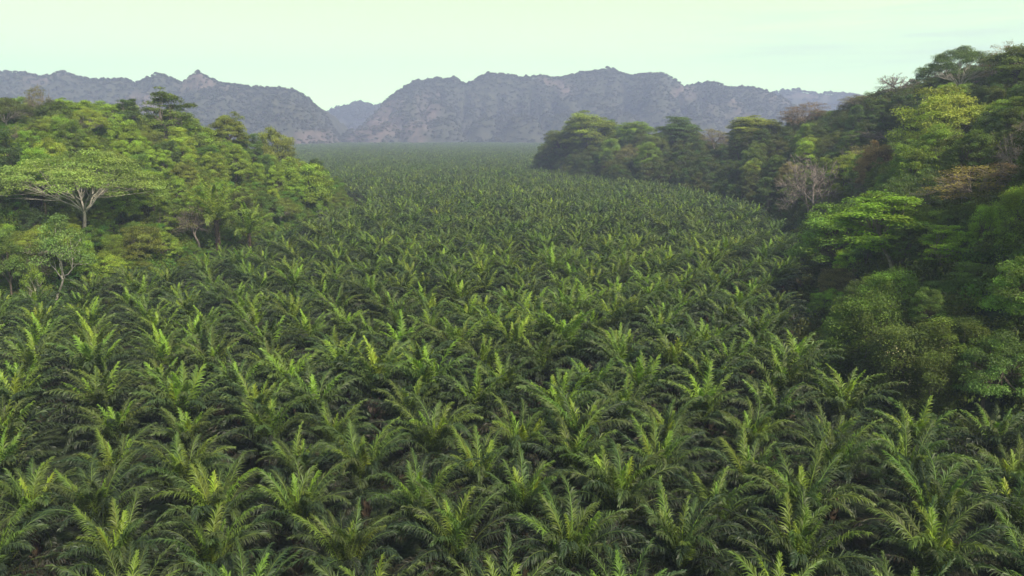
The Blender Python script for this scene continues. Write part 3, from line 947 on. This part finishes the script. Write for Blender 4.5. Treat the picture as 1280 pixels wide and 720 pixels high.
# wild palms on the left slope (the big drooping fronds)
r = np.random.default_rng(901)
mb = MB()
for i in range(18):
    a = (i + 0.5) / 18
    frond(mb, 7.5 * r.uniform(0.85, 1.1), np.interp(a, [0, 1], [R(84), R(20)]), np.interp(a, [0, 1], [R(30), R(85)]), 44, 0.16, 0.12 + 0.2 * a, r,
          i * 2.39996, (0, 0, 0), 12, 3, lmax=1.15, curl=r.normal() * 0.2)
WP = mb.mesh('crown', M_FROND)
for px_, py_, fwd, s, lab in ((268, 246, 165, 1.45, 'large wild palm with upright pale fronds low on the left hillside'),
                              (308, 262, 168, 1.1, 'drooping wild palm just right of the large wild palm'),
                              (285, 240, 190, 0.6, 'small wild palm above the large wild palm')):
    x = at(px_, fwd, 250)[0]
    z = float(terrain(x, fwd))
    root = link('wild_palm', None, loc=(x, fwd, max(z + 2.2, at(px_, fwd, py_ + 30)[1]))); root.scale = (s, s, s); root.rotation_euler = (0, 0, px_)
    tag(root, lab, 'palm', 'wild palms on the left hillside')
    link('crown', WP, parent=root)
    t_ = link('trunk', TRUNKS[0], parent=root); t_.scale = (0.8, 0.8, 1.6)

# undergrowth: leafy shrubs knitting the hillsides together
def shrub(seed, nl, cr, h, ls, mat):
    r = np.random.default_rng(seed); mb = MB()
    for c in range(9):
        cc = np.array([r.normal() * cr * 0.45, r.normal() * cr * 0.45, h * r.uniform(0.2, 0.75)])
        n_ = nl // 9
        d = unit(r.normal(size=(n_, 3))); d[:, 2] = np.abs(d[:, 2]) * 1.0 - 0.15
        pos = cc + d * (0.4 + 0.6 * r.random(n_) ** 0.5)[:, None] * np.array([cr * 0.6, cr * 0.6, h * 0.4]) + r.normal(size=(n_, 3)) * 0.12
        col = np.ones((n_, 4)); col[:, 0] = np.clip(0.5 + (r.random() - 0.5) * 0.6 + r.normal(size=n_) * 0.12, 0, 1); col[:, 1] = r.random(n_); col[:, 2] = r.random()
        leaves(mb, pos, unit(d + np.array([0, 0, 0.6])), ls * r.uniform(0.7, 1.3, n_), r, col)
    return mb.mesh('shrub', mat)


SH = [shrub(910 + k, 900, 2.2, 3.2, 0.34, (ML, ML, MD, MD)[k]) for k in range(4)]
P_, Rr, Sc, Ix = [], [], [], []
r = np.random.default_rng(33)
for P, (x0, x1, y0, y1), lo, spc in ((LEFT, (-330, -40, 70, 380), 0, 3.4), (RIGHT, (10, 330, 40, 640), 2, 3.4)):
    gx = np.arange(x0, x1, spc); gy = np.arange(y0, y1, spc)
    X, Y = np.meshgrid(gx, gy); X = X.ravel() + r.uniform(-1.5, 1.5, X.size); Y = Y.ravel() + r.uniform(-1.5, 1.5, Y.size)
    d = inside_dist(P, X, Y)
    Rn = np.abs(X) / np.maximum(Y, 1)
    ok = (d > -1.5) & ((d < 70) | (r.random(X.size) < 0.3)) & (Rn < 1.3)
    X, Y, d = X[ok], Y[ok], d[ok]
    Z = terrain(X, Y)
    for x, y, z, dd in zip(X, Y, Z, d):
        s = r.uniform(0.7, 1.3); P_.append((x, y, z - 0.3)); Rr.append((r.normal() * 0.1, r.normal() * 0.1, r.uniform(0, 6.28)))
        Sc.append((s, s, s * r.uniform(0.8, 1.5))); Ix.append(lo + int(r.integers(0, 2)) if r.random() < 0.8 else int(r.integers(0, 4)))
scatter_object('undergrowth', P_, Rr, Sc, Ix, SH, 'undergrowth_source', 'tangled shrubs and creepers covering the slopes between the trees')
print('undergrowth', len(P_), round(time.time() - T0, 1))

# ------------------------------------------------------------------ mountains
far_tree = []
for k in range(4):
    r = np.random.default_rng(950 + k); mb = MB()
    nl = 90
    d = unit(r.normal(size=(nl, 3))); d[:, 2] = np.abs(d[:, 2]) * 1.1 - 0.15
    pos = d * (0.55 + 0.45 * r.random(nl))[:, None] * np.array([5.5, 5.5, 5.0]) + np.array([0, 0, 5.0])
    col = np.ones((nl, 4)); col[:, 0] = np.clip(0.15 + 0.2 * k + r.normal(size=nl) * 0.08, 0, 1); col[:, 1] = r.random(nl); col[:, 2] = r.random(nl)
    leaves(mb, pos, d, 2.6 * r.uniform(0.7, 1.3, nl), r, col, aspect=0.8, bias=1.4)
    far_tree.append(mb.mesh('far_tree', M_FAR))

FP, FR, FS, FI = [], [], [], []


def mountain(name, label, outline, dist, front, back, seed, res, tree_sp, foot=0.0, rockk=1.0):
    """outline: (px, py) of the crest; dist(x) crest distance; front/back: slope widths"""
    o = np.array(outline, float)
    wx = np.array([at(a, dist, 200)[0] for a in o[:, 0]])
    wz = np.array([at(a, dist, b)[1] for a, b in o]) - 7.0
    sm = np.convolve(np.pad(wz, 3, mode='edge'), np.ones(7) / 7, 'valid')
    wz = wz + 0.45 * (wz - sm)
    xs_ = np.arange(wx[0] - 160, wx[-1] + 160, res)
    ys_ = np.arange(dist - front * 1.5, dist + back, res)

    dr_ = np.random.default_rng(seed + 99)
    domes = []
    for _ in range(int((wx[-1] - wx[0]) / 42)):
        cx_ = dr_.uniform(wx[0] + 40, wx[-1] - 40); tt = dr_.uniform(0.15, 1.0)
        hh_ = float(np.interp(cx_, wx, wz)) * (1.0 - 0.62 * tt ** 0.8) * dr_.uniform(0.75, 1.02)
        domes.append((cx_ * (1 - 0.2 * tt * front / dist), dist - front * tt * 1.05, dr_.uniform(38, 80), hh_))

    def zf(X, Y):
        off = np.clip(np.abs(Y - dist) / front, 0, 1)
        xx = X + (fbm(X / 90, Y / 90, 3, seed) - 0.5) * 60 * off
        yy = Y + (fbm(X / 200, Y / 900, 3, seed + 3) - 0.5) * front * 0.35
        cz_ = np.interp(xx * (0.55 + 0.45 * dist / np.maximum(Y, 1)), wx, wz, left=-20, right=-20)
        cz_ = cz_ + (fbm(X / 60, Y / 200, 2, seed + 41, True) - 0.6) * 12
        edge = sstep(wx[0] - 50, wx[0] + 60, xx) * sstep(wx[-1] + 60, wx[-1] - 50, xx)
        v = (yy - dist)
        rid = fbm(X / 150, Y / 260, 4, seed + 7, True)
        spur = front * (0.35 + 1.0 * rid)
        p = np.where(v < 0, 1 - np.clip(-v / spur, 0, 1) ** 1.25, 1 - np.clip(v / back, 0, 1) ** 1.6)
        # karst: steep lower cliffs and rounded knolls
        p = np.clip(p, 0, 1); p = 0.6 * p + 0.4 * sstep(0.02, 0.75, p)
        kn = (fbm(X / 75, Y / 75, 3, seed + 11, True) - 0.55) * 85 * p * (1 - sstep(0.7, 0.98, p))
        gul = fbm(X / 95 + 3, Y / 400, 3, seed + 31, True) ** 2
        cz_ = cz_ * (1 - 0.8 * gul * sstep(0.02, 0.3, off) * (v < 0))
        z = cz_ * p * edge + kn * edge * (p > 0) - 2.5
        for cx_, cy_, rr_, hh_ in domes:
            q = ((xx - cx_) / rr_) ** 2 + ((Y - cy_) / (rr_ * 0.8)) ** 2
            z = np.maximum(z, hh_ * (1 - q ** 1.3) * (0.85 + 0.3 * fbm(X / 40, Y / 40, 3, seed + 51)))
        small = (fbm(X / 22, Y / 22, 3, seed + 15) - 0.5) * 7 * sstep(0.02, 0.2, p)
        return z + small * edge
    rockf = lambda x_, y_, z_: sstep(0.53, 0.66, fbm(x_ / 120, z_ / 85, 4, seed + 21)) * (y_ < dist - 10)
    me = grid_mesh(name, xs_, ys_, zf, M_MOUNT, clip=-1.0, tone_fn=rockf)
    ob = link(name, me); tag(ob, label, kind='structure')
    r = np.random.default_rng(seed)
    gx, gy = np.meshgrid(np.arange(xs_[0], xs_[-1], tree_sp), np.arange(ys_[0], dist + 60, tree_sp))
    gx = gx.ravel() + r.uniform(-0.45, 0.45, gx.size) * tree_sp; gy = gy.ravel() + r.uniform(-0.45, 0.45, gy.size) * tree_sp
    gz = zf(gx, gy)
    rock = rockf(gx, gy, gz)
    dens = 1 - 0.5 * rock * rockk
    ok = (gz > 0.5) & (r.random(gx.size) < dens)
    gx, gy, gz, rock = gx[ok], gy[ok], gz[ok], rock[ok]
    s = r.uniform(0.6, 1.25, len(gx)) * tree_sp / 8.5
    tall = r.uniform(0.7, 1.05, len(gx))
    for a in zip(gx, gy, gz - 2): FP.append(a)
    for a in r.uniform(0, 6.28, len(gx)): FR.append((0, 0, a))
    for a, b in zip(s, tall): FS.append((a, a, a * b))
    FI.extend(np.clip(rock * 1.5 + fbm(gx / 160, gz / 90, 2, seed + 61) * 2.6 - 0.6 + r.normal(size=len(gx)) * 0.5, 0, 3).astype(int).tolist())
    return ob


mountain('left_mountains', 'steep wooded limestone mountains behind the left hill',
         [(-260, 100), (-150, 90), (-60, 96), (0, 87), (36, 89), (62, 91), (90, 87), (111, 93.5), (165, 95), (178, 99), (206, 89), (237, 99), (258, 91),
          (281, 101), (309, 107), (356, 109), (381, 119), (405, 137), (428, 163)], 1750, 260, 420, 3, 7.0, 7.4)
mountain('central_mountains', 'long hazy ridge of wooded limestone mountains across the valley end',
         [(440, 166), (448, 155), (470, 138), (490, 121), (525, 103), (538, 100), (567, 96), (583, 100), (612, 91), (655, 94), (676, 92), (697, 94), (729, 89), (756, 83),
          (782, 92), (825, 92), (852, 102), (878, 101), (910, 107), (937, 110), (963, 118), (984, 127), (1010, 140), (1060, 150)], 2080, 300, 500, 40, 8.0, 7.8)
mountain('far_mountains', 'distant blue hills showing in the gaps of the ridge',
         [(330, 120), (405, 138), (430, 132), (451, 128), (469, 131), (500, 132), (560, 128), (700, 125), (850, 125), (940, 118), (963, 116), (990, 113), (1016, 117),
          (1056, 117), (1100, 124), (1180, 118), (1300, 125), (1400, 118)], 2850, 260, 300, 80, 12.0, 14.0)
scatter_object('mountain_forest', FP, FR, FS, FI, far_tree, 'mountain_forest_source', 'far-off forest covering the mountain sides as one mass')
print('mountain trees', len(FP), round(time.time() - T0, 1))

# ------------------------------------------------------------------ haze
m, nt = new_mat('valley_haze')
pv = N(nt, 'ShaderNodeVolumePrincipled')
pv.inputs['Color'].default_value = (0.56, 0.63, 1.0, 1)
pv.inputs['Density'].default_value = 0.00034
pv.inputs['Anisotropy'].default_value = 0.0
o = N(nt, 'ShaderNodeOutputMaterial'); nt.links.new(pv.outputs[0], o.inputs['Volume'])
mb = MB()
z0, z1 = -8.0, 330.0
X0, X1, Y0, Y1 = -BX - 20, BX + 20, BY0 - 20, BY1 + 20
V = [(X0, Y0, z0), (X1, Y0, z0), (X1, Y1, z0), (X0, Y1, z0), (X0, Y0, z1), (X1, Y0, z1), (X1, Y1, z1), (X0, Y1, z1)]
mb.add(V, [(0, 3, 2, 1), (4, 5, 6, 7), (0, 1, 5, 4), (1, 2, 6, 5), (2, 3, 7, 6), (3, 0, 4, 7)])
hz = link('haze', mb.mesh('haze', m))
tag(hz, 'thin bluish morning haze filling the valley', kind='stuff')

# ------------------------------------------------------------------ light
SUN_EL, SUN_AZ = R(46), R(140)      # azimuth clockwise from +Y (view direction): to the right and a little behind the camera
sd = bpy.data.lights.new('sun', 'SUN')
sd.energy = 5.0; sd.angle = R(3); sd.color = (1.0, 0.90, 0.70)
so = bpy.data.objects.new('sun', sd); COL.objects.link(so)
dirv = Vector((math.sin(SUN_AZ) * math.cos(SUN_EL), math.cos(SUN_AZ) * math.cos(SUN_EL), math.sin(SUN_EL)))
so.rotation_euler = dirv.to_track_quat('Z', 'Y').to_euler()
so.location = dirv * 100

w = bpy.data.worlds.new('World'); S.world = w; w.use_nodes = True
nt = w.node_tree; nt.nodes.clear()
sky = N(nt, 'ShaderNodeTexSky', sky_type='NISHITA'); sky.sun_disc = False
sky.sun_elevation = SUN_EL; sky.sun_rotation = SUN_AZ
sky.air_density = 1.0; sky.dust_density = 4.0
tc = N(nt, 'ShaderNodeTexCoord')
sx = N(nt, 'ShaderNodeSeparateXYZ'); nt.links.new(tc.outputs['Generated'], sx.inputs[0])
# thin overcast veil, pale green-white, with faint grey streaks
mp = N(nt, 'ShaderNodeMapping'); mp.inputs['Scale'].default_value = (1.2, 1.2, 14)
nt.links.new(tc.outputs['Generated'], mp.inputs[0])
no = N(nt, 'ShaderNodeTexNoise'); no.inputs['Scale'].default_value = 2.2; no.inputs['Detail'].default_value = 4
nt.links.new(mp.outputs[0], no.inputs[0])
mz = ramp(nt, sx.outputs[2], [(0.05, (0, 0, 0)), (0.12, (1, 1, 1))])
mx_ = ramp(nt, sx.outputs[0], [(0.05, (0, 0, 0)), (0.4, (1, 1, 1))])
msk = math_node(nt, 'MULTIPLY', mz, mx_)
cl = ramp(nt, no.outputs[0], [(0.45, (0, 0, 0)), (0.68, (1, 1, 1))])
msk = math_node(nt, 'MULTIPLY', msk, cl)
veil = mix_col(nt, msk, (0.70, 0.98, 0.48), (0.52, 0.64, 0.47))
vm = N(nt, 'ShaderNodeVectorMath', operation='SCALE'); vm.inputs['Scale'].default_value = 14.5
nt.links.new(veil, vm.inputs[0]); veil = vm.outputs[0]
hb_ = ramp(nt, sx.outputs[2], [(0.0, (1, 1, 1)), (0.16, (0.6, 0.6, 0.6))])
veil = mix_col(nt, 1.0, veil, hb_, 'MULTIPLY')
vm.inputs['Scale'].default_value = 23.0
fz = ramp(nt, sx.outputs[2], [(0.19, (0.95, 0.95, 0.95)), (0.30, (0.10, 0.10, 0.10))])
colr = mix_col(nt, fz, sky.outputs[0], veil)
bg = N(nt, 'ShaderNodeBackground'); bg.inputs['Strength'].default_value = 0.1
nt.links.new(colr, bg.inputs[0])
o = N(nt, 'ShaderNodeOutputWorld'); nt.links.new(bg.outputs[0], o.inputs[0])

# ------------------------------------------------------------------ render settings
vs = S.view_settings
vs.view_transform = 'Standard'; vs.look = 'None'; vs.exposure = 0.28; vs.gamma = 1.0; vs.use_curve_mapping = False
S.render.engine = 'CYCLES'
cy = S.cycles
cy.max_bounces = 5; cy.diffuse_bounces = 3; cy.glossy_bounces = 1; cy.transmission_bounces = 3; cy.volume_bounces = 1
cy.transparent_max_bounces = 4
cy.use_denoising = True
cy.denoiser = 'OPENIMAGEDENOISE'
cy.use_adaptive_sampling = True
cy.adaptive_threshold = 0.02
cy.caustics_reflective = False; cy.caustics_refractive = False
S.render.use_persistent_data = False
print('script', round(time.time() - T0, 1))
